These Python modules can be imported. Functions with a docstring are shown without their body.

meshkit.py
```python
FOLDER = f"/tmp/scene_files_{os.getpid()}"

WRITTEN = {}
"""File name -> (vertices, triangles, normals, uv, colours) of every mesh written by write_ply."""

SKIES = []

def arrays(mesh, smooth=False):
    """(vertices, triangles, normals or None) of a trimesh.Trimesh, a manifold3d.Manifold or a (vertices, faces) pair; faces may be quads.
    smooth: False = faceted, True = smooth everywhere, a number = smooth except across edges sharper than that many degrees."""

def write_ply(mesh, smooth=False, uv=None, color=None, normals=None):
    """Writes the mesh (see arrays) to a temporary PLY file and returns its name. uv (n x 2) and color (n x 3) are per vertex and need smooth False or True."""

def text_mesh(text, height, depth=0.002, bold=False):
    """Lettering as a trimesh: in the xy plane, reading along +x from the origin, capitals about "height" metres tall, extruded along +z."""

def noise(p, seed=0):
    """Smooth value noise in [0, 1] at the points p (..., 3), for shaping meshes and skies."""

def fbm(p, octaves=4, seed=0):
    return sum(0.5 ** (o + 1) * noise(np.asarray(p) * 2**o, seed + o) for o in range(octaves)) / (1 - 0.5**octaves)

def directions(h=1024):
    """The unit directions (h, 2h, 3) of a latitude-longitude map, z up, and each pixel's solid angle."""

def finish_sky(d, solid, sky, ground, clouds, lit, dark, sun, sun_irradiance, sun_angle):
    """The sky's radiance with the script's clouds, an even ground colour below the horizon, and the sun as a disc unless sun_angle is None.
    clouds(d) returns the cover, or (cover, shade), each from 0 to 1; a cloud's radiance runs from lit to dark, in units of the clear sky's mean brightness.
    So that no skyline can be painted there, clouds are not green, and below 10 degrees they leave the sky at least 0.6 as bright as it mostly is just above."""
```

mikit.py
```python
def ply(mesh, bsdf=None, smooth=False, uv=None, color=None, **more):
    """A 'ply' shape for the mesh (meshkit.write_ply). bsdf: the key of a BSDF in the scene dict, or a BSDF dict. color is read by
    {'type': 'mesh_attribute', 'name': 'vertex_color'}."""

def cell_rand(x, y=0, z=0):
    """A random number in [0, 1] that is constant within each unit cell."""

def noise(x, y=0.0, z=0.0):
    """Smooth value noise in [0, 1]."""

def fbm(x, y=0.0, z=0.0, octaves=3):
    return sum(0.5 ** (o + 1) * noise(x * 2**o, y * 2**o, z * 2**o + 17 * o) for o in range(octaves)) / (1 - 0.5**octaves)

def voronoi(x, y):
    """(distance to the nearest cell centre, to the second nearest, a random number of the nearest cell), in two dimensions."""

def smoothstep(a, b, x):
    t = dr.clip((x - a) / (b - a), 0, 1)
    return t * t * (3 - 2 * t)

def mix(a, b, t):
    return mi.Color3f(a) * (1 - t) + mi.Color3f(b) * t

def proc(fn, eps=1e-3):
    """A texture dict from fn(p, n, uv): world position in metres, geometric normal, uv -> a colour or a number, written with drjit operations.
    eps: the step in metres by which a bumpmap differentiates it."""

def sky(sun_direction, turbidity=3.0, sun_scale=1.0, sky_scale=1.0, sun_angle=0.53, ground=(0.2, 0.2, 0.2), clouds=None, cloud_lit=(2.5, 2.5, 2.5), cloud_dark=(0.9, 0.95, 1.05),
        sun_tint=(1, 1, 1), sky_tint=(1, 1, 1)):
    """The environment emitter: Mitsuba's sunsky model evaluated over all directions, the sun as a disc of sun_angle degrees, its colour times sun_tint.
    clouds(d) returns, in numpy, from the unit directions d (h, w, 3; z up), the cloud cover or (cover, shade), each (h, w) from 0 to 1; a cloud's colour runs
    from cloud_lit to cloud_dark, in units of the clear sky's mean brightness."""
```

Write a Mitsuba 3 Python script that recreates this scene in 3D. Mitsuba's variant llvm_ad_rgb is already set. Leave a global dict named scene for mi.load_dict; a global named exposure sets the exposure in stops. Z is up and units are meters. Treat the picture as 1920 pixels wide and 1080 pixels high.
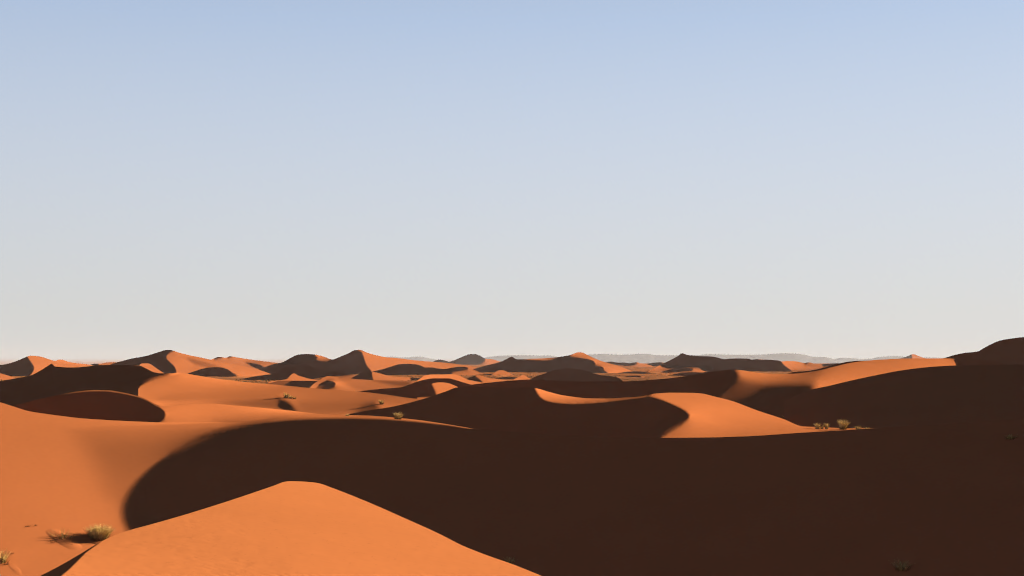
import math
import numpy as np, trimesh, shapely, mitsuba as mi, mikit, meshkit
import scipy.sparse as sp, scipy.sparse.linalg as spl
from scipy.interpolate import PchipInterpolator, griddata
from scipy.ndimage import map_coordinates
import drjit as dr

T = mi.ScalarTransform4f
scene, labels = {}, {}

# ---------------------------------------------------------------- camera, light, exposure
W, H = 1920.0, 1080.0
FOV = 40.0
F = W / 2 / math.tan(math.radians(FOV / 2))      # focal length in photograph pixels
CX, VH = 960.0, 676.0                            # optical axis column, eye-level row of the photograph
EYE = 12.0                                       # metres above the desert floor
scene['camera'] = {'type': 'perspective', 'fov': FOV, 'principal_point_offset_y': (540 - VH) / H,
                   'to_world': T().look_at(origin=[0, 0, 0], target=[0, 1, 0], up=[0, 0, 1]), 'near_clip': 0.1, 'far_clip': 2e5}
AZ, EL = math.radians(35), math.radians(14)      # the sun: to the right and ahead, low
SUN = np.array([math.cos(EL) * math.cos(AZ), math.cos(EL) * math.sin(AZ), math.sin(EL)])
def veil(d):                                     # thin even dust veil, thickest along the whole horizon, gone overhead, a little denser towards the sun
    e = np.degrees(np.arcsin(np.clip(d[..., 2], 0, 1)))
    return (0.77 + 0.16 * (d @ SUN)) * np.exp(-(e / 22.0) ** 2.5), np.clip(1 - (e - 2.0) / 11.5, 0, 1) ** 0.8
scene['sky'] = mikit.sky(SUN, turbidity=2.5, sun_scale=3.4, sky_scale=0.29, sky_tint=(0.94, 1.02, 1.06), sun_tint=(1, 1.04, 1.2), ground=(0.26, 0.1, 0.04),
                         clouds=veil, cloud_lit=(6.8, 8.4, 11.3), cloud_dark=(7.9, 8.0, 8.0))
exposure = 2.55

# ---------------------------------------------------------------- materials
def sand_color(p, n, uv):
    a = mikit.fbm(p.x * 0.35, p.y * 0.35, p.z * 0.35, octaves=4) - 0.5
    b = mikit.fbm(p.x * 6.0, p.y * 6.0, p.z * 6.0, octaves=3) - 0.5
    k = 1 + 0.10 * a + 0.10 * b
    return mi.Color3f(0.262, 0.0985, 0.046) * k

def near_sand_color(p, n, uv):
    a = mikit.fbm(p.x * 0.5, p.y * 0.5, p.z * 0.5, octaves=4) - 0.5
    b = mikit.fbm(p.x * 9.0, p.y * 9.0, p.z * 9.0, octaves=3) - 0.5
    c = mikit.smoothstep(0.82, 0.88, mikit.noise(p.x * 34.0, p.y * 11.0, p.z * 34.0))      # scattered coarse grains and crumbs
    return mi.Color3f(0.26, 0.1035, 0.048) * (1 + 0.10 * a + 0.10 * b - 0.10 * c)

def sand_relief(p, n, uv):
    w = mikit.fbm(p.x * 0.6, p.y * 0.6, 0.0, octaves=3)
    rip = dr.sin((p.x * 0.80 + p.y * 0.60) * 48.0 + w * 26.0)
    patch = mikit.smoothstep(0.45, 0.7, mikit.fbm(p.x * 0.25 + 9, p.y * 0.25, 0.0, octaves=2))
    return 0.0014 * rip * patch + 0.006 * mikit.fbm(p.x * 12, p.y * 12, p.z * 12, octaves=3)

scene['mat_sand'] = {'type': 'twosided', 'bsdf': {'type': 'diffuse', 'reflectance': mikit.proc(sand_color)}}
scene['mat_near_sand'] = {'type': 'twosided', 'bsdf': {'type': 'bumpmap', 'arbitrary': mikit.proc(sand_relief, eps=0.004), 'scale': 1.0,
                                                       'bsdf': {'type': 'diffuse', 'reflectance': mikit.proc(near_sand_color)}}}

def floor_color(p, n, uv):
    a = mikit.fbm(p.x * 0.012, p.y * 0.012, 0.0, octaves=4)
    return mikit.mix((0.27, 0.112, 0.052), (0.19, 0.092, 0.052), mikit.smoothstep(0.45, 0.62, a))
scene['mat_floor'] = {'type': 'twosided', 'bsdf': {'type': 'diffuse', 'reflectance': mikit.proc(floor_color)}}

def leaf(col):
    return {'type': 'twosided', 'bsdf': {'type': 'diffuse', 'reflectance': mikit.proc(lambda p, n, uv: mi.Color3f(*col) * (0.7 + 0.6 * mikit.noise(p.x * 23, p.y * 23, p.z * 9)))}}
scene['mat_straw'] = leaf((0.50, 0.40, 0.20))
scene['mat_green'] = leaf((0.23, 0.20, 0.085))
scene['mat_scrub'] = leaf((0.17, 0.12, 0.06))
scene['mat_twig'] = leaf((0.09, 0.055, 0.03))

# ---------------------------------------------------------------- from photograph measurements to points in metres
def at(u, v, r):
    """The point at forward distance r (metres) seen in column u, row v of the photograph."""
    return np.array([(u - CX) / F * r, r, (VH - v) / F * r])

FLOOR_R = lambda v: EYE * F / (v - VH)           # distance of the desert floor seen at row v

def curve(pts):
    p = np.array(pts, float)
    f = PchipInterpolator(p[:, 0], p[:, 1])
    return lambda u: f(np.clip(u, p[0, 0], p[-1, 0]))

def spacing(x, power):
    """Rows from foot (0) to crest (1), closer together towards the crest where power > 1."""
    return 1 - (1 - x) ** power

def solve_face(top, base, anchors, tones, du, rows, lam=2.5, iters=7, power=1.0, lo=None, hi=None, soft=()):
    """The shape of a dune's windward and slip faces: distance on a grid between the foot curve and the crest line, found so that the
    sand keeps its measured slopes towards the sun (tones: polygons and the cosine to the sun, the softness of their edge) and stays smooth elsewhere."""
    u0, u1 = top[0][0] if lo is None else lo, top[-1][0] if hi is None else hi
    nu = max(6, int(round((u1 - u0) / du)) + 1)
    u = np.linspace(u0, u1, nu)
    t = spacing(np.linspace(0, 1, rows + 1), power)
    Tu, Bu = curve(top)(u), np.maximum(curve(base)(u), curve(top)(u) + 1.0)
    U = np.repeat(u[:, None], rows + 1, 1)
    V = Bu[:, None] + (Tu - Bu)[:, None] * t[None]
    a, b = (U - CX) / F, (VH - V) / F
    idx = np.arange(U.size).reshape(U.shape)
    c = [idx[:-1, :-1].ravel(), idx[1:, :-1].ravel(), idx[:-1, 1:].ravel(), idx[1:, 1:].ravel()]
    nc, n = len(c[0]), U.size
    avg = lambda X: (X.ravel()[c[0]] + X.ravel()[c[1]] + X.ravel()[c[2]] + X.ravel()[c[3]]) / 4
    r_ = np.arange(nc)
    dU = sp.csr_matrix((np.tile([-.5, .5, -.5, .5], (nc, 1)).T.ravel(), (np.tile(r_, 4), np.concatenate(c))), (nc, n))
    dT = sp.csr_matrix((np.tile([-.5, -.5, .5, .5], (nc, 1)).T.ravel(), (np.tile(r_, 4), np.concatenate(c))), (nc, n))
    aU, bU, bT = dU @ a.ravel(), dU @ b.ravel(), dT @ b.ravel()
    Db = sp.diags(1 / bT) @ dT
    Da = sp.diags(1 / aU) @ (dU - sp.diags(bU) @ Db)
    ac, bc, uc, vc = avg(a), avg(b), avg(U), avg(V)
    # the tone of each cell
    I, crease = np.full(nc, 0.36), np.ones(nc)
    for poly, val, softness in tones:
        if poly is None:
            I[:] = val(uc, vc) if callable(val) else val
            continue
        pg = shapely.Polygon(poly).buffer(0)
        pts = shapely.points(uc, vc)
        sd = np.where(shapely.contains(pg, pts), 1, -1) * shapely.distance(pg.boundary, pts)
        w = np.clip(sd / softness / 2 + .5, 0, 1)
        w = w * w * (3 - 2 * w)
        I = I * (1 - w) + (val(uc, vc) if callable(val) else val) * w
        crease = np.minimum(crease, np.where(np.abs(sd) < max(softness, 1.2 * du) , min(1, 0.06 * softness), 1))
    dark = I < 0
    # anchors
    an = np.array([(*x, 25.0)[:4] for x in anchors], float)
    lr = np.log(an[:, 2])
    pts = np.c_[an[:, 0], an[:, 1] * 4]
    q = np.c_[U.ravel(), V.ravel() * 4]
    d2 = ((q[:, None] - pts[None]) ** 2).sum(-1) + 25.0
    rho = (lr[None] / d2).sum(1) / (1 / d2).sum(1) if len(an) < 400 else griddata(pts, lr, q, 'nearest')
    def rows_at(A):
        iu = np.clip((A[:, 0] - u0) / (u1 - u0) * (nu - 1), 0, nu - 1.001)
        i = iu.astype(int); fu = iu - i
        Ti, Bi = np.interp(A[:, 0], u, Tu), np.interp(A[:, 0], u, Bu)
        tt = np.interp(np.clip((A[:, 1] - Bi) / (Ti - Bi), 0, 1), t, np.arange(rows + 1))
        j = np.clip(tt.astype(int), 0, rows - 1); ft = tt - j
        k = np.arange(len(A))
        return sp.csr_matrix((np.concatenate([(1 - fu) * (1 - ft), fu * (1 - ft), (1 - fu) * ft, fu * ft]),
                              (np.tile(k, 4), np.concatenate([idx[i, j], idx[i + 1, j], idx[i, j + 1], idx[i + 1, j + 1]]))), (len(A), n))
    Aan = rows_at(an)
    HG = sp.csr_matrix((np.tile([1., -1., -1., 1.], (nc, 1)).T.ravel(), (np.tile(r_, 4), np.concatenate(c))), (nc, n))
    hg = 0.7 * lam * np.maximum(crease, 0.3) * np.sqrt(1 / bT ** 2 + 1 / aU ** 2)
    wan = an[:, 3]
    # neighbour differences of cells
    cid = np.arange(nc).reshape(nu - 1, rows)
    pa = np.concatenate([cid[:-1].ravel(), cid[:, :-1].ravel()]); pb = np.concatenate([cid[1:].ravel(), cid[:, 1:].ravel()])
    m = len(pa)
    Df = sp.csr_matrix((np.r_[-np.ones(m), np.ones(m)], (np.tile(np.arange(m), 2), np.r_[pa, pb])), (m, nc))
    wc = np.minimum(crease[pa], crease[pb]) * lam
    ident = sp.identity(n, format='csr')
    Nx, Nz = Da, Db
    Ny = lambda rr: -1 - ac * (Da @ rr) - bc * (Db @ rr)
    NS = sp.diags(SUN[0] - SUN[1] * ac) @ Da + sp.diags(SUN[2] - SUN[1] * bc) @ Db     # N.s = NS rho - SUN[1]
    for it in range(iters):
        nx, nz, ny = Nx @ rho, Nz @ rho, Ny(rho)
        L = np.maximum(np.sqrt(nx ** 2 + ny ** 2 + nz ** 2), 2.0)
        if it == 0:
            L[:] = np.maximum(1.0 / np.maximum(-bc + 0.12, 0.02), 3.0)
        iL = 1 / L
        cur = (NS @ rho - SUN[1]) * iL
        ws = np.where(dark, np.where((cur < I) & (it > 0), 0.15, 1.2), 1.0)
        slope = nz * iL
        wp = np.where((slope < 0.82) & (it > 0), 0.8, 0.08)
        zt = np.where(dark, 0.88, 0.95)
        blocks = [sp.diags(ws * iL) @ NS, sp.diags(wp * iL) @ Nz, sp.diags(wc) @ (Df @ (sp.diags(iL) @ Nx)), sp.diags(wc) @ (Df @ (sp.diags(iL) @ Nz)), sp.diags(hg * iL) @ HG, sp.diags(wan) @ Aan, 1e-4 * ident]
        rhs = np.concatenate([ws * (I + SUN[1] * iL), wp * zt, np.zeros(2 * m + nc), wan * lr, 1e-4 * rho])
        A = sp.vstack(blocks).tocsc()
        new = spl.splu((A.T @ A).tocsc(), permc_spec='MMD_AT_PLUS_A', options=dict(SymmetricMode=True), diag_pivot_thresh=0.0).solve(A.T @ rhs)
        rho = new if it == 0 else 0.75 * new + 0.25 * rho
    return u, rho.reshape(U.shape)


def grid_faces(nu, nt, flip=False):
    i = np.arange(nu * nt).reshape(nu, nt)
    q = np.stack([i[:-1, :-1], i[1:, :-1], i[1:, 1:], i[:-1, 1:]], -1).reshape(-1, 4)
    return q

def dune(key, label, top, base, anchors, tones, du=2.0, rows=40, up=2, depth=None, back=0.55, round_=1.5, mat='mat_sand', power=1.0, **kw):
    u, rho = solve_face(top, base, anchors, tones, du, rows, power=power, **kw)
    nu, nt = rho.shape
    mu, mt = (nu - 1) * up + 1, (nt - 1) * up + 1
    gu, gt = np.meshgrid(np.linspace(0, nu - 1, mu), np.linspace(0, nt - 1, mt), indexing='ij')
    R = np.exp(cubic(rho, gu, gt))
    uf, tf = np.linspace(u[0], u[-1], mu), spacing(np.linspace(0, 1, mt), power)
    Tu = curve(top)(uf); Bu = np.maximum(curve(base)(uf), Tu + 1.0)
    V = Bu[:, None] + (Tu - Bu)[:, None] * tf[None]
    U = np.repeat(uf[:, None], mt, 1)
    P = np.stack([(U - CX) / F * R, R, (VH - V) / F * R], -1)
    # the back of the dune, falling away behind its crest
    crest, b = P[:, -1], ((VH - Tu) / F)
    h = crest[:, 2].max() - P[:, 0, 2].min() + 3 if depth is None else depth
    K = 14
    s = (np.linspace(0, 1, K) ** 2)[None] * np.full(mu, h / back * 1.15)[:, None]
    z = crest[:, 2][:, None] + b[:, None] * s - back * s * s / (s + round_)
    rr = crest[:, 1][:, None] + s
    Q = np.stack([(crest[:, 0] / crest[:, 1])[:, None] * rr, rr, z], -1)
    foot = P[:, :1] + np.array([0, 0, -1.0]) * np.array([4.0, 0.0])[None, :, None]      # the foot goes on down into the sand
    f1, f2, f3 = grid_faces(mu, mt), grid_faces(mu, K) + mu * mt, grid_faces(mu, 2) + mu * (mt + K)
    v = np.vstack([P.reshape(-1, 3), Q.reshape(-1, 3), foot.reshape(-1, 3)])
    f = np.vstack([f1, f2, f3])
    f = np.vstack([f[:, [0, 1, 2]], f[:, [0, 2, 3]]])
    mesh = trimesh.Trimesh(v, f, process=False)
    scene[key] = mikit.ply(mesh, mat, smooth=True)
    labels[key] = {'label': label, 'kind': 'structure'}
    return P

def cubic(g, gu, gt):
    """Catmull-Rom upsampling (no ringing far from an edge)."""
    def w(x):
        return [(-x**3 + 2*x**2 - x) / 2, (3*x**3 - 5*x**2 + 2) / 2, (-3*x**3 + 4*x**2 + x) / 2, (x**3 - x**2) / 2]
    g = np.pad(g, 1, mode='reflect', reflect_type='odd')
    i, j = np.minimum(gu.astype(int), g.shape[0] - 4 if g.shape[0] > 4 else 0), np.minimum(gt.astype(int), g.shape[1] - 4 if g.shape[1] > 4 else 0)
    wu, wt = w(gu - i), w(gt - j)
    return sum(wu[p] * wt[q] * g[np.minimum(i + p, g.shape[0] - 1), np.minimum(j + q, g.shape[1] - 1)] for p in range(4) for q in range(4))

D = -0.15                                        # a slip face turned away from the sun

# ---------------------------------------------------------------- near and middle dunes
near_top = [(-120, 1176), (-40, 1135), (75, 1080), (110, 1062), (150, 1039), (185, 1018), (215, 1003.5), (245, 993.5), (280, 984), (350, 964), (395, 950), (440, 935.5), (480, 922), (515, 910), (533, 903.5), (545, 902),
            (570, 903), (595, 905.5), (625, 915.5), (700, 945.5), (760, 972), (820, 999), (870, 1024), (920, 1043.5), (960, 1057.5), (1010, 1077.5), (1100, 1118), (1200, 1165), (1320, 1225)]
near = dune('sand_dune', 'smooth sunlit near dune with a rounded peak, filling the bottom centre of the view', near_top,
    [(-120, 3000), (1320, 3000)],
    [(185, 1018, 20, 8), (280, 984, 20.5, 4), (440, 936, 22.5, 4), (545, 902, 24, 15), (700, 946, 21, 4), (870, 1024, 18, 4), (1010, 1078, 16, 4), (1200, 1165, 13, 4),
     (545, 1080, 12), (545, 1300, 7.3), (545, 3000, 2.0), (0, 3000, 2.05), (1200, 3000, 2.1)],
    [(None, lambda u, v: 0.43 + 0.04 * np.clip((u - 300) / 500, 0, 1), 0), ([(-160, 1220), (-120, 1165), (75, 1070), (150, 1030), (186, 1012), (187, 1017.5), (162, 1035), (147, 1050), (130, 1067), (113, 1081), (60, 1125), (0, 1180), (-60, 1235)], -0.2, 1.5)],
    du=4, rows=110, power=2.2, depth=14, mat='mat_near_sand')

bowl_top = [(-300, 665), (-150, 706), (0, 754), (25, 762), (55, 771), (90, 776.5), (120, 780.5), (150, 784), (188, 786.8), (250, 790), (300, 791.8), (350, 792.3), (400, 791.3), (440, 789.5), (480, 787), (540, 784), (600, 782.4), (660, 782.4), (720, 784.4),
            (780, 789.6), (840, 796.8), (885, 804), (1000, 812), (1120, 819), (1240, 821), (1320, 820.3), (1400, 818), (1500, 811.5), (1600, 805.5), (1640, 803), (1700, 799), (1800, 793), (1920, 785), (2300, 768)]
bowl_dark = [(322, 990), (298, 973), (283, 958), (274, 941), (271, 925), (274, 905), (284, 885), (298, 867), (318, 848), (352, 829), (380, 817), (410, 808), (450, 799), (500, 789), (540, 785.5), (600, 783.3), (660, 783.3), (720, 785.3),
             (780, 790.3), (840, 797.3), (885, 804.3), (900, 790), (2400, 600), (2400, 1500), (600, 1500), (400, 1060)]
bowl = dune('sand_dune_001', 'broad dune bowl with a sunlit left flank and a long dark shaded wall behind the near dune', bowl_top,
    [(-300, 1150), (2300, 1230)],
    [(0, 755, 84, 40), (0, 900, 73, 40), (100, 980, 71, 40), (288, 791, 108, 4), (600, 780, 118, 6), (885, 804, 118, 6), (1240, 821, 110, 6), (1640, 803, 103, 6), (1920, 785, 96, 4), (2300, 768, 84, 4),
     (185, 1000, 76, 40), (20, 1045, 62, 40), (285, 985, 86, 20), (900, 1080, 88, 4), (1700, 1080, 62, 4), (900, 1160, 78, 3), (-280, 1100, 50, 3), (2200, 1100, 50, 3)],
    [(None, lambda u, v: 0.30 + 0.06 * np.clip((u - 300) / 200, 0, 1), 0), ([(150, 818), (300, 812), (400, 806), (480, 800), (480, 1010), (300, 985), (245, 965), (200, 930), (180, 870)], 0.17, 32),
     (bowl_dark, lambda u, v: -0.02 - 0.12 * np.clip((u - 600) / 500, 0, 1), 4),
     ([(120, 806), (230, 803), (300, 801.5), (380, 798), (450, 791.5), (500, 787), (520, 780), (230, 760), (120, 770)], lambda u, v: 0.30 + 0.05 * np.clip((u - 200) / 150, 0, 1), 2)],
    du=5, rows=90, power=1.5, depth=9)

def crest_of(P):
    u = P[:, -1, 0] / P[:, -1, 1] * F + CX
    return lambda x: float(np.interp(x, u, P[:, -1, 1]))
def behind(P, pts, gap=4, w=60):
    """Foot points hidden behind the crest of a nearer dune, a few metres beyond it."""
    f = crest_of(P)
    return [(u_, v_, f(u_) + gap, w) for u_, v_ in pts]
C = dune('sand_dune_002', 'low dune in the hollow at left, with a dark rounded slip face and a bright plateau running right from it',
    [(-30, 772), (10, 765), (32, 759), (75, 748), (112, 740), (150, 733.5), (175, 731.2), (200, 731.5), (225, 735), (257, 742), (275, 749), (288, 756), (298, 760), (312, 762), (330, 760.5), (355, 757.8), (400, 757), (437, 760), (500, 765.5),
     (540, 769.5), (620, 777.3), (675, 778.5), (725, 781.5), (775, 786.3), (825, 793.3), (862, 799.5), (885, 803.6), (910, 810)],
    [(-30, 778), (32, 770), (120, 784), (188, 790), (300, 795), (400, 794.5), (480, 790), (540, 787), (600, 785.5), (660, 785.5), (720, 787.5), (780, 792.7), (840, 800), (885, 807), (910, 812)],
    [(32, 759, 150, 8), (185, 731, 158, 8), (257, 742, 152, 8), (400, 757, 148, 10), (540, 770, 140, 10), (675, 779, 132, 10), (800, 790, 126, 10), (880, 803, 122, 10), ] + behind(bowl, [(100, 781), (200, 790), (300, 794.5), (400, 794), (500, 788.5), (600, 785), (700, 786.5), (780, 792), (880, 805)], 5),
    [(None, 0.34, 0),
     ([(-60, 700), (110, 738), (150, 735.2), (175, 733), (200, 733.4), (225, 737), (257, 744), (275, 751), (292, 760), (302, 766), (309, 772), (311.5, 779), (307, 786), (296, 792), (280, 840), (-60, 840)], D, 2),
     ([(110, 741), (150, 735.5), (175, 733.4), (200, 733.8), (225, 737.3), (257, 744.3), (275, 751), (296, 764), (300, 755), (257, 736), (180, 726), (110, 734)], 0.16, 1)], du=3, rows=34, depth=6, power=1.8)

kd_top = [(-120, 732), (-60, 722), (0, 714.5), (31, 709), (57, 704), (77, 694), (90, 686), (97, 682), (103, 687), (137, 689), (155, 688), (190, 684.5), (225, 684.5), (258, 684.8), (275, 691.5), (287, 697.5), (300, 699.8), (320, 700), (334, 698.6),
          (350, 700.7), (400, 709), (462, 716.5), (525, 722), (587, 728), (670, 733.8), (725, 740), (760, 745.3), (790, 749.3), (805, 760), (825, 780)]
KD = dune('sand_dune_003', 'large dune at left, black in shade on its left side with a curved crest and an orange lit flank', kd_top,
    [(-120, 800), (825, 805)],
    [(0, 715, 250, 6), (97, 684, 262, 6), (190, 685, 275, 6), (334, 699, 290, 8), (525, 722, 280, 6), (670, 734, 265, 6), (790, 749, 240, 6), (30, 775, 180), (150, 765, 195), (300, 795, 152), (500, 795, 158), (640, 795, 162), (800, 795, 175)],
    [(None, lambda u, v: 0.36 - 0.12 * np.clip((u - 380) / 250, 0, 1), 0),
     ([(300, 752), (350, 751), (420, 748), (480, 744), (522, 742), (530, 768), (470, 763), (400, 757), (330, 758)], 0.13, 7),
     ([(560, 752), (690, 748), (700, 770), (640, 779), (560, 772)], 0.19, 9), ([(521, 746), (523, 760), (534, 770), (557, 773), (548, 760), (536, 751)], -0.05, 7), ([(655, 779), (680, 762), (700, 754), (713, 764), (700, 778)], 0.02, 6),
     ([(-160, 700), (97, 672), (300, 690), (338, 692), (333, 699), (318, 701.5), (300, 706), (285, 711), (272, 717), (262, 723), (257.5, 730), (257, 741), (262, 760), (285, 830), (-160, 830)], D, 1.8)], du=3, rows=42, depth=10, lam=1.2)

ef_top = [(610, 790), (640, 780), (700, 768), (725, 764.5), (790, 749), (812, 742), (837, 733.5), (857, 726.5), (880, 725.5), (900, 726), (985, 726.8), (1000, 727.2), (1010, 729), (1025, 733.5), (1050, 740), (1075, 744), (1100, 746.7), (1137, 747.2), (1175, 745.2), (1200, 743.5),
          (1212, 741.3), (1232, 737.5), (1260, 736.3), (1305, 736.8), (1320, 738.5), (1340, 743.5), (1370, 751), (1420, 769.5), (1470, 786), (1506, 799.5), (1530, 800.5), (1560, 801.3), (1640, 803), (1680, 806), (1720, 812)]
EF = dune('sand_dune_004', 'crescent dune in the middle distance with a dark hollow and a bright orange right face', ef_top,
    [(610, 810), (885, 835), (1240, 852), (1640, 832), (1720, 832)],
    [(640, 780, 152, 6), (725, 765, 165, 6), (790, 749, 182, 6), (900, 726.5, 204, 8), (985, 727, 204, 8), (1050, 740, 195, 6), (1137, 747, 190, 6), (1212, 741, 186, 8), (1305, 737, 184, 8), (1370, 751, 173, 6), (1470, 786, 150, 6), (1506, 800, 144), (1640, 803, 136),
     (700, 805, 138), (1000, 838, 128), (1240, 848, 121), (1500, 835, 116), (1640, 828, 112)],
    [(None, lambda u, v: 0.42 - 0.12 * np.clip((v - 775) / 40, 0, 1) * np.clip((u - 1250) / 150, 0, 1), 0),
     ([(590, 795), (640, 770), (860, 715), (985, 718), (1000, 722), (1004, 730), (1009, 740), (1013, 747), (1025, 752.5), (1050, 756), (1075, 757), (1112, 755), (1150, 751), (1175, 748), (1200, 745), (1213, 743), (1224, 744.5), (1245, 751.5), (1270, 762.5),
       (1288, 772), (1295, 780), (1291, 787), (1279, 797), (1258, 809), (1235, 823), (1220, 880), (590, 880)], D, 3)], du=3, rows=44, depth=10)

M = dune('sand_dune_005', 'low dark arched dune between the lit flank at left and the crescent dune', [(640, 745), (670, 734.5), (700, 730.5), (725, 728.3), (750, 726.3), (765, 722), (784, 715), (799, 711.3), (815, 709.3), (840, 709.3), (852, 712), (865, 716), (884, 721.5), (905, 730), (930, 742)],
    [(640, 760), (790, 768), (930, 760)], [(670, 735, 320, 6), (750, 727, 330, 6), (825, 709, 350, 6), (884, 722, 330, 6), (700, 762, 280), (800, 764, 272), (900, 757, 280)], [(None, D, 0)], du=2.5, rows=22, depth=10)
dune('sand_dune_006', 'small lit mound of sand under the dark arch', [(782, 742), (795, 730), (803, 723.7), (812, 718.7), (825, 716.8), (840, 718.3), (850, 721.8), (857, 725), (870, 733)], [(782, 750), (870, 750)],
    [(825, 717, 285, 8), (800, 726, 275, 8), (857, 725, 275, 8), (800, 748, 255), (850, 748, 255)], [(None, 0.36, 0), ([(775, 745), (803, 718), (809, 720), (814, 728), (820, 745)], -0.05, 3)], du=2, rows=16, depth=5)

g_top = [(855, 742), (870, 728), (884, 721.5), (902, 719), (925, 716.5), (946, 714.5), (965, 713), (996, 711.5), (1030, 713), (1060, 714), (1097, 715), (1140, 715), (1184, 714.5), (1221, 712), (1252, 709.5), (1290, 704.5), (1320, 699.8), (1345, 695.2), (1370, 693), (1390, 694), (1407, 696.7),
         (1432, 699.8), (1457, 701), (1486, 700.8), (1510, 698.5), (1527, 696), (1544, 692.8), (1556, 689.5), (1571, 685.8), (1585, 682.3), (1602, 679.2), (1620, 677), (1640, 675), (1680, 672.8), (1720, 672), (1770, 672), (1800, 672.5), (1840, 674.5), (1880, 678)]
G = dune('sand_dune_007', 'long ridge behind the crescent dune, shaded at left and softly lit along its right half', g_top,
    [(855, 762), (1000, 775), (1340, 780), (1500, 800), (1700, 745), (1880, 725)],
    [(900, 719, 300, 6), (1100, 715, 285, 6), (1250, 710, 282, 6), (1370, 693, 298, 8), (1440, 700, 300, 6), (1520, 690, 330, 6), (1640, 674.5, 360, 6), (1770, 672, 365, 6), (1000, 768, 222), (1200, 770, 205), (1372, 760, 195), (1480, 790, 160), (1532, 730, 238, 4), (1700, 735, 245), (1850, 715, 280)],
    [(None, lambda u, v: 0.33 - 0.10 * np.exp(-((u - 1660) / 70) ** 2 - ((v - 682) / 5) ** 2), 0),
     ([(1372, 712), (1420, 715), (1480, 714), (1530, 711), (1470, 728), (1430, 737), (1372, 757), (1340, 752), (1350, 730)], 0.07, 8),
     ([(840, 700), (1100, 695), (1340, 688), (1372, 690), (1385, 699), (1386, 706), (1375, 716), (1360, 728), (1345, 742), (1335, 800), (840, 800)], D, 7),
     ([(1355, 762), (1405, 743), (1432, 732), (1470, 725), (1515, 718), (1531, 717.5), (1534, 720), (1526, 731), (1526, 820), (1340, 820)], -0.06, 7),
     ([(1752, 660), (1776, 670), (1790, 674.5), (1800, 681), (1803, 694), (1900, 730), (1900, 660)], D, 3.5)], du=3, rows=44, depth=12)
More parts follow.
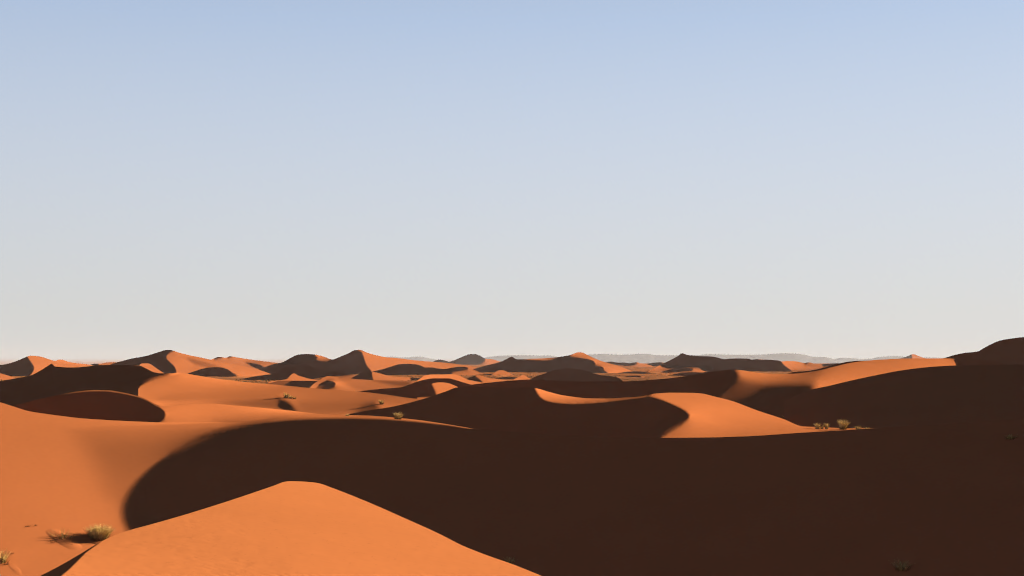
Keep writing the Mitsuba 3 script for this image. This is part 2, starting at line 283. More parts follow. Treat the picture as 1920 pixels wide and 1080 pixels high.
dune('sand_dune_060', 'thin dark band of sand along the top of the lit ridge at right', [(1465, 704), (1478, 700), (1490, 697), (1515, 695.3), (1540, 690.4), (1565, 683.7), (1577, 680.6), (1590, 678.3), (1602, 676.9), (1619, 676.2), (1640, 675.5), (1660, 676)],
    [(1465, 712), (1560, 706), (1660, 690)], [(1490, 697, 300, 6), (1565, 684, 290, 6), (1640, 676, 290, 6), (1480, 708, 282), (1560, 703, 270), (1640, 690, 270)], [(None, D, 0)], du=2.5, rows=16, depth=9)
Hh = dune('sand_dune_008', 'tallest dark dune rising above the horizon at the right edge', [(1715, 690), (1740, 677), (1770, 671.3), (1790, 665.5), (1810, 661.5), (1832, 659.2), (1847, 651.3), (1860, 644.5), (1875, 638.6), (1897, 634.6), (1920, 632), (2000, 628), (2150, 640), (2300, 660), (2450, 690)],
    [(1715, 705), (2450, 720)], [(1740, 677, 400, 6), (1832, 659, 420, 6), (1920, 632, 440, 6), (2150, 640, 420, 6), (2400, 680, 380, 6), (1750, 700, 372), (2000, 710, 350), (2400, 710, 330)], [(None, D, 0)], du=4, rows=24, depth=18)
H2 = dune('sand_dune_009', 'wide dark slope at right with a clean slanting crest below the lit ridge', [(1470, 752), (1500, 738.5), (1522, 730.3), (1552, 724), (1590, 714.8), (1640, 704), (1690, 694.5), (1720, 690.5), (1752, 687.3), (1800, 685), (1850, 684), (1920, 683), (2100, 676), (2300, 668)],
    [(1470, 830), (1640, 840), (1920, 825), (2300, 815)], [(1500, 738, 212, 6), (1522, 730, 218, 6), (1640, 704, 232, 6), (1800, 685, 240, 6), (1920, 683, 236, 6), (2300, 668, 210, 6), (1506, 800, 151), (1640, 810, 143), (1900, 795, 142), (2200, 790, 130), (1550, 828, 130, 8), (2000, 818, 120, 8)],
    [(None, -0.025, 0)], du=4, rows=34, depth=12)

# ---------------------------------------------------------------- dune field beyond: (name of the look, crest, row of the foot, shaded faces, tone of the sunlit sand)
def far(key, label, top, foot, dark=(), lit=0.35, extra=(), soft=1.0, du=1.5, below=2.5):
    top = list(top)
    if foot - top[0][1] > 1.5 and top[0][0] > 0:
        top.insert(0, (top[0][0] - 2.2 * (foot - top[0][1]), foot + 0.5))
    if foot - top[-1][1] > 1.5:
        top.append((top[-1][0] + 2.2 * (foot - top[-1][1]), foot + 0.5))
    r0 = FLOOR_R(foot)
    tops = np.array(top, float)
    us = np.linspace(tops[0, 0], tops[-1, 0], 9)
    tv = curve(top)(us)
    rise = (foot - tv) / F * r0
    anchors = [(x, foot, r0, 12) for x in us[1:-1]] + [(x, max(v, VH - 60), r0 + 1.9 * h, 2) for x, v, h in zip(us[1:-1], tv[1:-1], rise[1:-1]) if h > 1.5]
    base = [(tops[0, 0], foot + below), (tops[-1, 0], foot + below)]
    tones = [(None, 0.86 * lit, 0)] + list(extra) + [(d, -0.12, soft) for d in dark]
    tall = foot + below - tops[:, 1].min()
    return dune(key, label, top, base, anchors, tones, du=du, rows=int(np.clip(tall / 1.3, 8, 40)), depth=max(3.0, rise.max() + 2))

FAR = [
 ('sharp far dune at the left edge with a shaded left face and lit right face', [(-60, 700), (-25, 690), (0, 684.5), (10, 683), (22, 680), (35, 675.3), (45, 671), (51, 668.5), (57, 667), (70, 667.8), (78, 669), (90, 673), (100, 676), (115, 680), (140, 684), (170, 689), (200, 697)], 706,
  [[(-70, 690), (0, 680), (48, 666), (51, 669), (54, 674), (59, 680.5), (63.5, 687), (63.5, 694), (59, 701), (53, 706), (45, 712), (-70, 712)]], 0.40),
 ('pale lit strip of sand at the left edge below the sharp far dune', [(-60, 699), (-20, 699), (0, 700), (8, 702), (18, 705), (27, 708), (36, 711), (42, 714)], 716, [], 0.38),
 ('low lit dune just right of the sharp far dune', [(85, 692), (97, 683), (103, 677.5), (112, 674.2), (117, 674.5), (124, 677), (133, 679.5), (145, 681), (155, 682.2), (170, 684), (185, 690), (200, 697)], 700, [], 0.37),
 ('thin far ridge with a dark left end at the foot of the big left peak', [(160, 688), (170, 683.5), (178, 682), (186, 682), (197, 680), (210, 679), (218, 679.2), (232, 683), (250, 690)], 695, [[(155, 690), (168, 680), (184, 680), (186, 684), (182, 690), (175, 697), (155, 697)]], 0.3),
 ('tall far peak at left with a dark left face and a curved lit flank', [(190, 692), (205, 684.5), (217, 680), (230, 676.7), (245, 672.7), (260, 670), (275, 667), (290, 662.5), (302, 658.8), (311, 656.3), (318, 656), (327, 658.2), (335, 661), (345, 663.5), (360, 667), (375, 670), (390, 673.3), (405, 676), (425, 680), (450, 685), (480, 692), (505, 700)], 707,
  [[(180, 690), (300, 650), (318, 654), (327.5, 658.5), (318, 661.5), (313, 665), (310.7, 669.5), (313, 674), (318, 679), (324, 684), (328, 689), (330, 695), (332, 712), (180, 712)]], 0.37,
  [([(352, 672), (375, 676), (400, 684), (420, 690), (390, 689), (362, 683)], 0.14, 4)]),
 ('small lit nose of sand against the shaded face of the tall left peak', [(258, 690), (263, 683), (268, 681.3), (276, 681.2), (283, 683.2), (290, 688), (298, 693.5), (306, 698.8), (314, 704)], 712, [], 0.42),
 ('rolling lit far ridge right of the tall left peak', [(380, 690), (392, 678), (396, 674.5), (404, 671), (409, 669.4), (416, 669.4), (421, 671), (426, 670), (431, 667.8), (440, 669.3), (455, 671.8), (470, 674), (480, 675.5), (500, 678), (515, 680), (535, 683), (560, 689)], 694,
  [[(398, 676), (404, 670), (418, 668), (419, 671), (411, 672.5), (404, 675)], [(424, 672), (431, 666), (442, 668), (434, 670)], [(458, 680), (464, 679.8), (480, 682), (487, 684), (494, 688), (501, 692), (485, 691.5), (478, 688), (468, 684)]], 0.33),
 ('low dark dune in front of the tall left peak', [(345, 704), (353, 700), (365, 696), (380, 691.3), (395, 688.8), (405, 688.3), (415, 689), (424, 691.5), (432, 695), (440, 700), (448, 705), (456, 709)], 708, [[(340, 702), (395, 684), (422, 688), (426, 692), (434, 698), (442, 704), (446, 712), (340, 712)]], 0.36),
 ('dark far dune with a lit tip left of the highest far peak', [(470, 700), (495, 689), (512, 683), (522, 681), (530, 679), (545, 671), (560, 664.8), (575, 663.8), (590, 664.6), (600, 666.8), (608, 669), (618, 673), (625, 674.5), (650, 682), (680, 692)], 703,
  [[(460, 690), (526, 683.8), (538, 683), (549, 683.2), (555, 681), (542, 678.6), (536, 676), (540, 668), (560, 660), (575, 661), (589, 662), (591, 668), (598, 670.5), (590, 674), (600, 677.5), (613, 678), (626, 674), (700, 690), (700, 708), (460, 708)]], 0.36),
 ('small sunlit wedge of sand between two shaded far peaks', [(585, 692), (590, 689), (595, 686.8), (600, 689), (612, 693), (627, 697.4), (638, 701)], 703, [[(580, 690), (592, 686), (592, 695), (612, 696.5), (640, 702), (640, 710), (580, 710)]], 0.42),
 ('broad shaded flat between the far dunes left of centre', [(440, 716), (470, 707), (500, 702.5), (514, 700.5), (522, 694), (530, 689), (545, 686.5), (575, 687), (595, 691), (610, 694.5), (627, 698), (650, 701), (680, 704)], 713, [[(430, 720), (520, 680), (600, 680), (700, 700), (640, 704.5), (590, 707), (560, 720), (430, 722)]], 0.3),
 ('highest far peak near the centre with a triangular dark face', [(575, 700), (595, 686), (610, 679.5), (622, 675.3), (640, 668), (655, 661.5), (664, 657), (670, 656.2), (675, 656), (685, 659.8), (695, 663.3), (710, 667), (722, 669.5), (740, 671), (760, 673.2), (780, 675.8), (800, 677.5), (830, 679.8), (860, 683), (890, 688)], 698,
  [[(560, 700), (640, 660), (664, 653), (671, 657.8), (679, 661), (681, 667), (683.5, 675), (686.5, 684), (691, 690.5), (697, 696), (690, 704), (560, 704)]], 0.38),
 ('small dark bump on the ridge between two far peaks', [(805, 683), (812, 678), (818, 675.5), (825, 674.2), (834, 676), (842, 678.3), (850, 681)], 682.5, [[(800, 690), (825, 670), (840, 676), (850, 690)]], 0.3),
 ('small rounded far peak, dark with a lit right shoulder', [(825, 684), (840, 679), (850, 676), (862, 671), (875, 665.8), (883, 663.8), (890, 664), (900, 667), (907, 671), (912, 673), (920, 673.3), (930, 675.5), (938, 678), (950, 681), (965, 684)], 682.5, [[(820, 684), (880, 660), (892, 662), (902, 667), (908.5, 671), (911, 674.5), (908, 678), (902, 681), (880, 690), (820, 690)]], 0.38),
 ('flat dark slip face below the highest far peak', [(690, 699), (702, 695.8), (720, 691.5), (737, 686.2), (749, 683), (759, 682.3), (777, 682.8), (790, 686), (797, 689), (809, 688.8), (821, 691), (832, 692), (845, 690), (859, 687.8), (870, 687.8), (880, 690), (890, 694)], 704,
  [[(680, 700), (750, 678), (790, 680), (810, 685), (860, 684), (880, 687), (877, 692.5), (859, 695.8), (842, 697), (848, 699.5), (844, 702.3), (827, 701.5), (810, 701.5), (800, 704), (777, 712), (690, 712)]], 0.34),
 ('long far ridge right of centre with a bright lit summit', [(880, 694), (893, 690.5), (905, 687), (925, 682), (940, 677.8), (952, 672), (959, 668.9), (965, 671.6), (969, 673.6), (985, 673.4), (1010, 672.3), (1030, 671), (1045, 669.8), (1055, 668.2), (1068, 665.8), (1076, 663), (1085, 660.4), (1091, 660.8), (1100, 664.8), (1110, 669.7), (1120, 674), (1132, 678.3), (1145, 682), (1165, 688), (1180, 694)], 699,
  [[(870, 694), (945, 672), (959, 665), (967, 672.5), (990, 674.5), (1005, 675.5), (1026, 676), (1048, 673.5), (1053, 669), (1060, 665), (1075, 662.5), (1075.5, 665), (1068, 668), (1072, 670), (1086, 671), (1105, 673.7), (1114, 677.5), (1117, 682), (1112, 686), (1127, 687), (1133, 690), (1130, 694), (1142, 700), (1120, 706), (870, 706)]], 0.4),
 ('narrow dark ripple of sand on the far horizon right of the lit summit', [(1128, 683), (1137, 679), (1146, 678), (1159, 679.8), (1170, 679.8), (1180, 681), (1188, 679.6), (1194, 679), (1200, 681), (1212, 683), (1225, 687)], 687, [[(1125, 684), (1146, 674), (1170, 677.5), (1194, 676), (1195, 681), (1189, 684), (1177, 686), (1165, 684.3), (1150, 682.5), (1140, 681)]], 0.34),
 ('small dark ridge at the left foot of the long dark mesa-like dune', [(1210, 683), (1221, 680.6), (1230, 679.5), (1239, 679), (1248, 682), (1258, 686)], 686, [[(1205, 690), (1221, 677), (1239, 676), (1243, 683), (1235, 690)]], 0.34),
 ('long dark far dune with a pointed left summit, right of centre', [(1228, 690), (1240, 683), (1255, 676), (1270, 668), (1279.5, 662.2), (1287, 665), (1300, 666.6), (1315, 667.9), (1330, 668), (1345, 670.4), (1357, 673.4), (1370, 672.5), (1385, 672), (1405, 673), (1409, 674.4), (1418, 673.4), (1430, 674), (1445, 674.8), (1460, 676.2), (1465, 678), (1470, 683), (1479, 690), (1488, 697), (1495, 701)], 697,
  [[(1220, 685), (1279, 655), (1370, 665), (1415, 671.5), (1424, 675), (1460, 674), (1464, 678), (1469, 684), (1478, 691), (1487, 697), (1490, 706), (1340, 706), (1337, 685.5), (1320, 686.5), (1280, 685.5), (1235, 684)]], 0.34),
 ('low dark hump on the far flat below the pointed dark dune', [(1233, 700), (1242, 696.7), (1252, 693.8), (1265, 691), (1275, 689.5), (1290, 690), (1303, 691.7), (1315, 694), (1325, 698)], 699, [[(1230, 700), (1275, 685), (1304, 690), (1296, 695), (1270, 697.5), (1245, 699)]], 0.33),
 ('low dark swell just behind the crest of the long shaded ridge', [(1245, 708), (1256, 703.6), (1270, 700), (1285, 698), (1300, 697.7), (1316, 698.3), (1328, 696), (1345, 692), (1360, 694), (1375, 700)], 706, [[(1240, 710), (1285, 694), (1320, 690), (1380, 690), (1380, 712), (1240, 712)]], 0.33),
 ('lit far dune behind the right end of the long dark dune', [(1448, 690), (1458, 681), (1466, 677.8), (1477, 677), (1487, 677.1), (1500, 679), (1508, 680.6), (1515, 679.5), (1520, 679.9), (1528, 682), (1545, 682.4), (1560, 681.5), (1575, 681), (1600, 683), (1630, 688)], 694, [[(1506, 681.5), (1515, 678), (1521, 679), (1512, 682)], [(1540, 682.5), (1576, 679), (1580, 683), (1545, 686)]], 0.36, [([(1492, 678), (1570, 678), (1570, 690), (1520, 690)], 0.2, 3)]),
 ('tiny distant pyramid-shaped dune above the lit ridge at right', [(1675, 676), (1690, 671.5), (1700, 668.4), (1712, 664), (1722, 667.2), (1733, 671.4), (1745, 676)], 681, [[(1670, 678), (1711, 660), (1709.5, 668), (1709, 684), (1670, 684)]], 0.33),
 ('small bright dune tip in front of the dark flat left of centre', [(505, 716), (520, 713.5), (537, 711), (546, 702.5), (551, 700), (554, 701), (560, 704.5), (568, 706.7), (580, 710), (592, 712), (605, 716)], 718, [], 0.38),
 ('shaded dip with a brown slope below the bright dune tip', [(495, 722), (510, 717), (530, 713.5), (560, 714), (590, 714.3), (605, 713.5), (620, 718)], 728, [[(545, 706), (600, 706), (600, 716), (585, 727), (580, 735), (548, 735)]], 0.12),
 ('small lit dune with a dark lens-shaped hollow', [(570, 735), (580, 728), (586, 721.5), (596, 714.5), (606, 708.5), (615, 705.2), (625, 705.8), (640, 707.5), (670, 711), (700, 712.6), (740, 713.3), (775, 714.3), (790, 716), (810, 722)], 733,
  [[(589, 729), (600, 721), (607, 716.5), (614, 714), (621, 713.8), (627.5, 716.5), (630.5, 721), (626, 725.5), (615, 728.5), (600, 730)]], 0.38, [([(640, 700), (720, 708), (800, 710), (800, 740), (690, 740), (660, 726), (635, 714)], 0.22, 4), ([(700, 714), (770, 716), (770, 724), (735, 722)], 0.05, 4)]),
 ('small dark triangular slip face with a lit tail left of the arched dune', [(652, 712), (660, 708), (675, 701.3), (687, 698), (697, 697.2), (712, 700), (730, 704.8), (750, 706.8), (770, 708), (787, 709.3), (800, 712)], 714, [[(645, 711), (690, 694), (698.5, 697), (696.5, 701), (698, 708), (703, 720), (645, 720)], [(768, 707), (790, 706), (800, 716), (776, 716)]], 0.35),
 ('bright lit bank of sand above the dark arched dune', [(785, 712), (796, 704.5), (810, 702.2), (830, 702), (846, 701.5), (855, 702.5), (865, 706), (876, 711.5), (890, 714.5), (905, 717.3), (925, 721)], 726, [], 0.40),
 ('lit sand bank with a dark left end near the centre', [(872, 712), (882, 707), (890, 704.5), (898, 703.3), (905, 705), (912, 708), (930, 710.5), (945, 713), (960, 716)], 719, [[(868, 714), (888, 700), (891, 706), (900, 712), (910, 722), (868, 722)]], 0.38),
 ('small lit mound on the scrubby flat near the centre', [(920, 704), (930, 697), (936, 694.2), (942, 694), (948, 695.8), (956, 700), (962, 703), (975, 706)], 705, [], 0.36),
 ('small bright pointed mound beside the dark central dune', [(958, 716), (965, 710.5), (972, 707), (979, 703.5), (984, 703.8), (990, 708), (997, 711.5), (1004, 714)], 718, [], 0.40),
 ('dark dune near the centre whose shaded side merges with the ridge before it', [(968, 722), (985, 716), (1000, 708), (1021, 700), (1040, 693.7), (1052, 691.3), (1065, 690.3), (1084, 692), (1100, 696), (1117, 701), (1130, 704), (1146, 705.3), (1159, 708.3), (1166, 713), (1172, 720)], 724, [[(960, 726), (1065, 680), (1180, 700), (1180, 740), (960, 740)]], 0.3),
 ('thin dark ripple of sand on the flat right of the lit summit', [(1152, 700.6), (1164, 698.6), (1178, 696.8), (1192, 696.4), (1208, 697.4), (1226, 700.4)], 701, [[(1140, 705), (1140, 690), (1240, 690), (1240, 705)]], 0.3),
 ('smaller dark ripple of sand on the flat just above the long shaded ridge', [(1168, 707), (1180, 704.8), (1192, 704), (1202, 705.2), (1214, 707)], 707.5, [[(1160, 710), (1160, 700), (1196, 700), (1204, 710)]], 0.3),
 ('faint dark ripple of sand on the scrubby flat near the centre', [(896, 704), (908, 701.8), (924, 701), (940, 702), (956, 704.4)], 705, [[(890, 710), (890, 698), (932, 698), (950, 710)]], 0.3),
 ('dark streak of sand left of the small bright pointed mound', [(925, 710), (938, 707.8), (952, 706.6), (966, 707.6), (980, 710)], 710.5, [[(920, 714), (920, 703), (985, 703), (985, 714)]], 0.3),
 ('short dark wisp of sand on the rolling lit far ridge', [(458, 697), (467, 693.8), (476, 693.2), (486, 695), (498, 698), (508, 699.6)], 699.5, [[(450, 702), (450, 688), (480, 690), (500, 698), (512, 702)]], 0.3),
 ('low lit crest on the flat left of the centre, small shaded left end', [(700, 722), (716, 719), (732, 717.6), (750, 718.4), (770, 721), (790, 723.5)], 724, [[(695, 726), (695, 714), (722, 714), (735, 726)]], 0.34),
]
for i_, d_ in enumerate(FAR):
    far('sand_dune_%03d' % (i_ + 10), d_[0], d_[1], d_[2], d_[3], d_[4], *(d_[5:6]))

# ---------------------------------------------------------------- the desert floor, to the horizon
def floor_height(X, Y):
    """Gently rolling floor that falls away with the curve of the earth; lower under the near dunes."""
    R_ = np.hypot(X, Y)
    p = np.stack([X, Y, 0 * X], -1)
    big = meshkit.fbm(p / 260.0, 2, seed=3) - 0.5
    swell = 1 - np.abs(2 * meshkit.fbm(np.stack([X * 0.9 + Y * 0.3, Y * 0.55 - X * 0.2, 0 * X], -1) / 34.0, 3, seed=5) - 1)
    fade = np.clip((R_ - 240) / 200, 0, 1) * np.clip((6000 - R_) / 3000, 0, 1)
    return -EYE + fade * (1.6 * big + 2.8 * (swell - 0.8)) - 14 * np.clip((360 - R_) / 200, 0, 1) - R_ ** 2 / (2 * 6.371e6) - 0.0028 * np.clip(-X, 0, None) * np.clip((R_ - 1800) / 1500, 0, 1)

def ground_mesh():
    inner = np.linspace(-0.62, 0.75, 760)                     # fine where dunes are looked across
    ang = np.concatenate([np.linspace(-math.pi, -0.64, 50), inner, np.linspace(0.78, math.pi, 50)])
    rad = np.concatenate([np.geomspace(3, 240, 14)[:-1], np.geomspace(240, 4500, 520), np.geomspace(4700, 30500, 30)])
    A_, R_ = np.meshgrid(ang, rad, indexing='ij')
    X, Y = R_ * np.sin(A_), R_ * np.cos(A_)
    Z = floor_height(X, Y)
    f = grid_faces(len(ang), len(rad))
    f = np.vstack([f[:, [0, 2, 1]], f[:, [0, 3, 2]]])
    return trimesh.Trimesh(np.stack([X, Y, Z], -1).reshape(-1, 3), f, process=False)
scene['desert_floor'] = mikit.ply(ground_mesh(), 'mat_floor', smooth=True)
labels['desert_floor'] = {'label': 'flat sandy desert floor between the far dunes', 'kind': 'structure'}

# ---------------------------------------------------------------- hazy table mountains on the horizon
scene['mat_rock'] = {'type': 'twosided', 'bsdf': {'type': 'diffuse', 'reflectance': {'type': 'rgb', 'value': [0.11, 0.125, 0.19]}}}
def mountain(key, label, pts, r):
    us = np.arange(pts[0][0], pts[-1][0] + .1, 2.5)
    tv = curve(pts)(us)
    tz = np.maximum((VH - tv) / F * r, -40)
    rows = []
    for k, (dr_, fz) in enumerate([(-1.0, 0), (-0.45, .35), (-0.12, .8), (0, 1), (0.35, .97), (0.9, .6), (1.6, 0)]):
        h = tz + 78
        y = r + dr_ * 2200 + 0 * us
        x = (us - CX) / F * y
        rows.append(np.stack([x, y, -78 + h * fz], -1))
    P = np.stack(rows, 1)
    f = grid_faces(*P.shape[:2]); f = np.vstack([f[:, [0, 1, 2]], f[:, [0, 2, 3]]])
    scene[key] = mikit.ply(trimesh.Trimesh(P.reshape(-1, 3), f, process=False), 'mat_rock', smooth=True)
    labels[key] = {'label': label, 'kind': 'structure'}
mountain('mountain', 'pale hazy hill on the horizon right of the highest far peak', [(690, 676), (715, 671), (725, 669), (740, 668.8), (752, 670), (765, 670), (775, 668.8), (790, 668.8), (802, 671), (817, 674), (840, 678)], 27000)
mountain('mountain_001', 'low pale hazy plateau on the horizon near the centre', [(880, 678), (905, 671.5), (927, 668), (940, 667), (965, 666), (1000, 666), (1009, 666.8), (1027, 666.4), (1040, 668), (1060, 672), (1080, 678)], 26000)
mountain('mountain_002', 'long pale hazy table mountain on the horizon right of centre', [(1050, 678), (1080, 670), (1102, 665), (1117, 664), (1134, 663.5), (1145, 664), (1165, 665), (1184, 664.2), (1202, 663.4), (1219, 664), (1227, 665.6), (1252, 666), (1302, 666), (1330, 664), (1352, 664.4), (1365, 665), (1390, 665.3), (1415, 665), (1440, 664), (1471, 662.2), (1494, 663), (1505, 664.3), (1515, 666.5), (1525, 669), (1546, 669.4), (1555, 671), (1570, 675), (1590, 679)], 25000)
mountain('mountain_003', 'faint hazy hills on the horizon toward the right', [(1540, 678), (1562, 674), (1577, 671), (1602, 671.5), (1615, 673), (1635, 672), (1645, 669.8), (1657, 668.4), (1677, 667.4), (1690, 668), (1705, 670.5), (1740, 670), (1765, 671), (1800, 676), (1820, 678)], 28000)

# ---------------------------------------------------------------- plants and small things on the sand
def spot(P, u, v):
    """The sand surface of a dune at a place seen in column u, row v."""
    q = P.reshape(-1, 3)
    U, V = q[:, 0] / q[:, 1] * F + CX, VH - q[:, 2] / q[:, 1] * F
    d = (U - u) ** 2 + (V - v) ** 2
    k = np.argpartition(d, 8)[:8]
    w = 1 / (d[k] + 1e-3)
    r = float((q[k, 1] * w).sum() / w.sum())
    return at(u, v, r)

def blade_mesh(rng, n, h, w, lean=0.9, droop=0.5, width=0.02, base=0.25, hmin=0.45, bias=(0, 0), segs=3):
    """A tuft of narrow curved blades rising from one stool."""
    ph = rng.uniform(0, 2 * np.pi, n)
    th = np.arccos(1 - rng.uniform(0, 1, n) * (1 - math.cos(math.atan(lean * 1.5))))      # evenly over a dome
    L = h * rng.uniform(hmin, 1.0, n)
    d = np.stack([np.cos(ph) * np.sin(th) + bias[0], np.sin(ph) * np.sin(th) + bias[1], np.cos(th)], -1)
    d /= np.linalg.norm(d, axis=1, keepdims=True)
    root = np.stack([np.cos(ph), np.sin(ph), 0 * ph], -1) * (rng.uniform(0, 1, n) * w * base)[:, None]
    s_ = np.linspace(0, 1, segs + 1)
    hor = d * [1, 1, 0]
    c = root[:, None] + d[:, None] * (L[:, None] * s_)[..., None] + hor[:, None] * (droop * L[:, None] * s_ ** 2)[..., None] - np.array([0, 0, 1.0]) * (droop * 0.55 * L[:, None] * s_ ** 3 * np.linalg.norm(hor, axis=1)[:, None])[..., None]
    side = np.stack([-np.sin(ph + rng.uniform(-1.5, 1.5, n)), np.cos(ph + rng.uniform(-1.5, 1.5, n)), 0 * ph], -1)
    half = side[:, None] * (width / 2 * (1 - 0.85 * s_))[None, :, None]
    v = np.stack([c - half, c + half], 2).reshape(-1, 3)
    m = (segs + 1) * 2
    one = np.array([[2 * i, 2 * i + 1, 2 * i + 3, 2 * i + 2] for i in range(segs)])
    f = (one[None] + (np.arange(n) * m)[:, None, None]).reshape(-1, 4)
    return trimesh.Trimesh(v, np.vstack([f[:, [0, 1, 2]], f[:, [0, 2, 3]]]), process=False)

def put(key, mesh, mat, p, smooth=False):
    mesh = mesh.copy(); mesh.apply_translation(p)
    scene[key] = mikit.ply(mesh, mat, smooth=smooth)

def tuft(key, label, cat, P, u, v, hpx, wpx, n, seed, straw=0.6, group=None, droop=0.5, bias=(0, 0), dead=0.35, sink=0.04):
    p = spot(P, u, v)
    m = p[1] / F                                              # metres to a pixel of the photograph there
    h, w = hpx * m, wpx * m
    rng = np.random.default_rng(seed)
    lean = min(0.9, 0.42 * w / h)
    h = h * 1.08
    width = max(0.022, 0.9 * m)
    p = p - [0, 0, sink]
    ns = max(4, int(n * straw))
    put(key + '__stalks', blade_mesh(rng, ns, h, w, lean, droop, width, 0.22, 0.72, bias), 'mat_straw', p)
    put(key + '__leaves', blade_mesh(rng, max(4, n - ns), h * 0.85, w, lean * 0.9, droop, width, 0.3, 0.6, bias), 'mat_green', p)
    if dead:
        put(key + '__dead_stems', blade_mesh(rng, max(4, int(n * dead)), h * 0.5, w * 0.9, lean * 1.3, droop, width, 0.45, 0.3, bias), 'mat_twig', p)
    labels[key] = {'label': label, 'category': cat, **({'group': group} if group else {})}
    for part in ('__stalks', '__leaves', '__dead_stems'):
        if key + part in scene:
            labels[key + part] = {'kind': 'stuff'}
    return p

def hummock(key, label, P, u, v, length, width, height, turn):
    """A small drift of sand heaped up by a plant."""
    p = spot(P, u, v)
    q = P.reshape(-1, 3)
    q = q[np.hypot(q[:, 0] - p[0], q[:, 1] - p[1]) < max(length, 1.6)]
    A = np.c_[q[:, 0], q[:, 1], np.ones(len(q))]
    pl = np.linalg.lstsq(A, q[:, 2], rcond=None)[0]
    a, b = np.meshgrid(np.linspace(-1, 1, 49), np.linspace(-1, 1, 33), indexing='ij')
    prof = np.clip(1 - a ** 2, 0, 1) ** 1.2 * np.clip(1 - (b + 0.25 * a) ** 2, 0, 1) ** 1.3
    wob = 1 + 0.35 * (meshkit.fbm(np.stack([a * 2.2, b * 2.2, 0 * a + u], -1), 3, seed=6) - .5)
    x = p[0] + (a * math.cos(turn) * length - b * math.sin(turn) * width) / 2
    y = p[1] + (a * math.sin(turn) * length + b * math.cos(turn) * width) / 2
    z = pl[0] * x + pl[1] * y + pl[2] + (p[2] - pl @ [p[0], p[1], 1]) - 0.04 + height * prof * wob
    f = grid_faces(*a.shape); f = np.vstack([f[:, [0, 1, 2]], f[:, [0, 2, 3]]])
    scene[key] = mikit.ply(trimesh.Trimesh(np.stack([x, y, z], -1).reshape(-1, 3), f, process=False), 'mat_sand', smooth=True)
    labels[key] = {'label': label, 'kind': 'structure'}

hummock('sand_drift', 'low drift of sand behind the twiggy dry shrub at lower left', bowl, 120, 1012, 3.2, 1.4, 0.11, -0.5)
hummock('sand_drift_001', 'thin tail of sand running from the yellow tuft at the left edge', bowl, 24, 1062, 2.6, 1.0, 0.06, -0.75)
hummock('sand_drift_002', 'small heap of sand under the round straw tussock', bowl, 182, 1013, 2.2, 1.4, 0.12, -0.2)
tuft('grass_tussock', 'largest round tussock of golden dry grass, beside the left edge of the near dune', 'grass tussock', bowl, 185, 1012, 31, 44, 1300, 1, 0.75, droop=0.2, bias=(0.08, 0))
p_ = tuft('shrub', 'sparse twiggy dead shrub on a low sand drift at lower left', 'shrub', bowl, 116, 1009, 24, 50, 60, 2, 0.2, droop=0.1, dead=1.6)
tuft('grass_tuft', 'yellow green grass tuft cut by the lower left edge of the view', 'grass tuft', bowl, 3, 1054, 27, 26, 170, 3, 0.65, droop=0.4)
for k_, (u_, v_, h_, w_) in enumerate([(52, 987, 4, 9), (65, 985, 5, 9), (133, 1021, 4, 10), (100, 1016, 6, 14), (22, 1037, 3, 9), (14, 1057, 5, 16)]):
    kk = 'dead_twigs' + ('_%03d' % k_ if k_ else '')
    pp = spot(bowl, u_, v_)
    put(kk, blade_mesh(np.random.default_rng(40 + k_), 26, h_ * pp[1] / F * 1.3, w_ * pp[1] / F, 2.2, 0.4, 0.03, 0.5, 0.3), 'mat_twig', pp - [0, 0, .02])
    labels[kk] = {'label': ['small scrap of dead twigs farther left of the two scraps on the lit bowl floor', 'small scrap of dead twigs nearer the shrub on the lit bowl floor', 'flattened dead twigs just right of and below the twiggy shrub', 'dark heap of dead twigs at the foot of the twiggy shrub', 'thin scrap of dead twigs above the yellow tuft at the left edge', 'dark litter of dead twigs at the foot of the yellow tuft at the left edge'][k_],
                  'category': 'twigs', 'group': 'scraps of dead twigs on the sand'}
hillG = 'bushes on the lit flank at left'
tuft('bush', 'taller of the small bushes above the dark dip in the lit left flank', 'bush', KD, 536, 746, 12, 10, 90, 11, 0.45, hillG, bias=(0.1, 0))
tuft('bush_001', 'straw coloured low bush touching the taller bush above the dark dip', 'bush', KD, 545, 747, 8, 8, 60, 12, 0.85, hillG)
tuft('bush_002', 'tiny dark bush right of the pair above the dark dip', 'bush', KD, 552, 748, 6, 7, 50, 13, 0.4, hillG, dead=0.8)
tuft('bush_003', 'single green bush near the right tip of the lit left flank', 'bush', KD, 715, 758, 11, 8, 90, 14, 0.4, hillG)
tuft('bush_004', 'low pale bush peeping over the bright plateau', 'bush', C, 652, 780, 6, 9, 60, 15, 0.7, hillG)
tuft('bush_005', 'pale topped bush behind the bright plateau, at the left foot of the shaded crescent dune', 'bush', C, 746, 786, 16, 14, 150, 16, 0.6, bias=(0.1, 0), dead=0.9)
rowG = 'grass clumps in a row on the shaded crest at right'
tuft('grass_clump', 'leftmost pale grass clump of the row on the dark crest at right', 'grass clump', EF, 1533, 804.5, 14, 9, 90, 21, 0.7, rowG)
tuft('grass_clump_001', 'small grass clump between the two tall left clumps of the row on the crest', 'grass clump', EF, 1541, 804.5, 9, 6, 60, 22, 0.7, rowG)
tuft('grass_clump_002', 'narrow upright grass clump just left of the biggest clump of the row', 'grass clump', EF, 1550, 804.5, 13, 7, 80, 23, 0.7, rowG)
tuft('grass_clump_003', 'biggest arching grass clump of the row on the dark crest at right', 'grass clump', EF, 1580, 805.5, 21, 17, 260, 24, 0.75, rowG, bias=(0.12, 0))
tuft('grass_clump_004', 'low grass clump right of the biggest clump of the row', 'grass clump', EF, 1609, 806, 10, 12, 90, 25, 0.75, rowG)
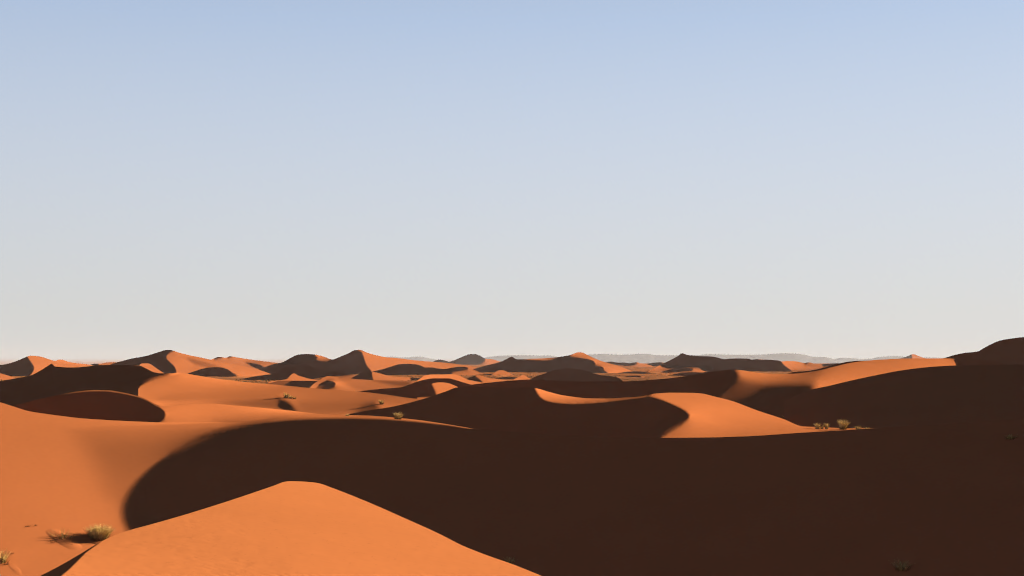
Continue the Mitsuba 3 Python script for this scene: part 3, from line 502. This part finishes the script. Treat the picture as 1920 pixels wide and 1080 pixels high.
tuft('grass_clump_005', 'rightmost and lowest grass clump of the row on the crest', 'grass clump', EF, 1625, 806, 7, 11, 70, 26, 0.75, rowG)
tuft('bush_006', 'dark bush in shade just above the lower right end of the bright orange dune face', 'bush', G, 1471.5, 785, 8, 6, 60, 31, 0.2)
tuft('shrub_001', 'dim spindly shrub in deep shade at the lower right edge of the view', 'shrub', bowl, 1692, 1068, 26, 34, 90, 32, 0.3, dead=0.9)
tuft('bush_007', 'low dark bush in shade near the right edge of the view', 'bush', bowl, 1895, 822, 12, 24, 110, 33, 0.1, dead=0.9)
tuft('grass_tuft_001', 'dim green tuft in shade just behind the right slope of the near dune', 'grass tuft', bowl, 955, 1057, 18, 20, 80, 34, 0.3)

def scrub_mesh():
    """Low bushes scattered over the far flats, by the thousand."""
    rng = np.random.default_rng(77)
    n = 40000
    r = np.exp(rng.uniform(math.log(520), math.log(2800), n)); a = rng.uniform(-0.42, 0.42, n)
    x, y = r * np.sin(a), r * np.cos(a)
    dens = meshkit.fbm(np.stack([x / 120, y / 160, 0 * x], -1), 3, seed=21)
    keep = dens > 0.48 + 0.12 * rng.uniform(size=n)
    x, y = x[keep], y[keep]; n = len(x)
    z = floor_height(x, y)
    h, w = rng.uniform(0.35, 1.1, n), rng.uniform(0.5, 1.2, n)
    vs, fs = [], []
    for k in range(6):
        ph = rng.uniform(0, 2 * np.pi, n)
        d = np.stack([np.cos(ph), np.sin(ph), 0 * ph], -1)
        sd = np.stack([-np.sin(ph), np.cos(ph), 0 * ph], -1)
        c = np.stack([x, y, z - 0.1], -1)
        t0 = c + sd * (w * 0.32)[:, None]; t1 = c - sd * (w * 0.32)[:, None]
        t2 = c + d * (w * rng.uniform(.2, .7, n))[:, None] + np.stack([0 * h, 0 * h, h * rng.uniform(.6, 1.0, n) + .1], -1)
        vs.append(np.stack([t0, t1, t2], 1))
    v = np.stack(vs, 1).reshape(-1, 3)
    return trimesh.Trimesh(v, np.arange(len(v)).reshape(-1, 3), process=False)
scene['scrub'] = mikit.ply(scrub_mesh(), 'mat_scrub')
labels['scrub'] = {'label': 'sparse low scrub dotted over the far flats between the dunes', 'category': 'scrub', 'kind': 'stuff'}

# ---------------------------------------------------------------- air: thin desert haze
scene['air'] = {'type': 'homogeneous', 'albedo': {'type': 'rgb', 'value': [0.38, 0.48, 0.72]}, 'sigma_t': 2.8e-5}
scene['haze'] = {'type': 'cube', 'to_world': T().translate([0, 0, 30]).scale([31000, 31000, 152]), 'bsdf': {'type': 'null'}, 'interior': {'type': 'ref', 'id': 'air'}}
scene['camera']['medium'] = {'type': 'ref', 'id': 'air'}
labels['haze'] = {'label': 'thin dusty air that fades the far dunes and mountains', 'kind': 'stuff'}
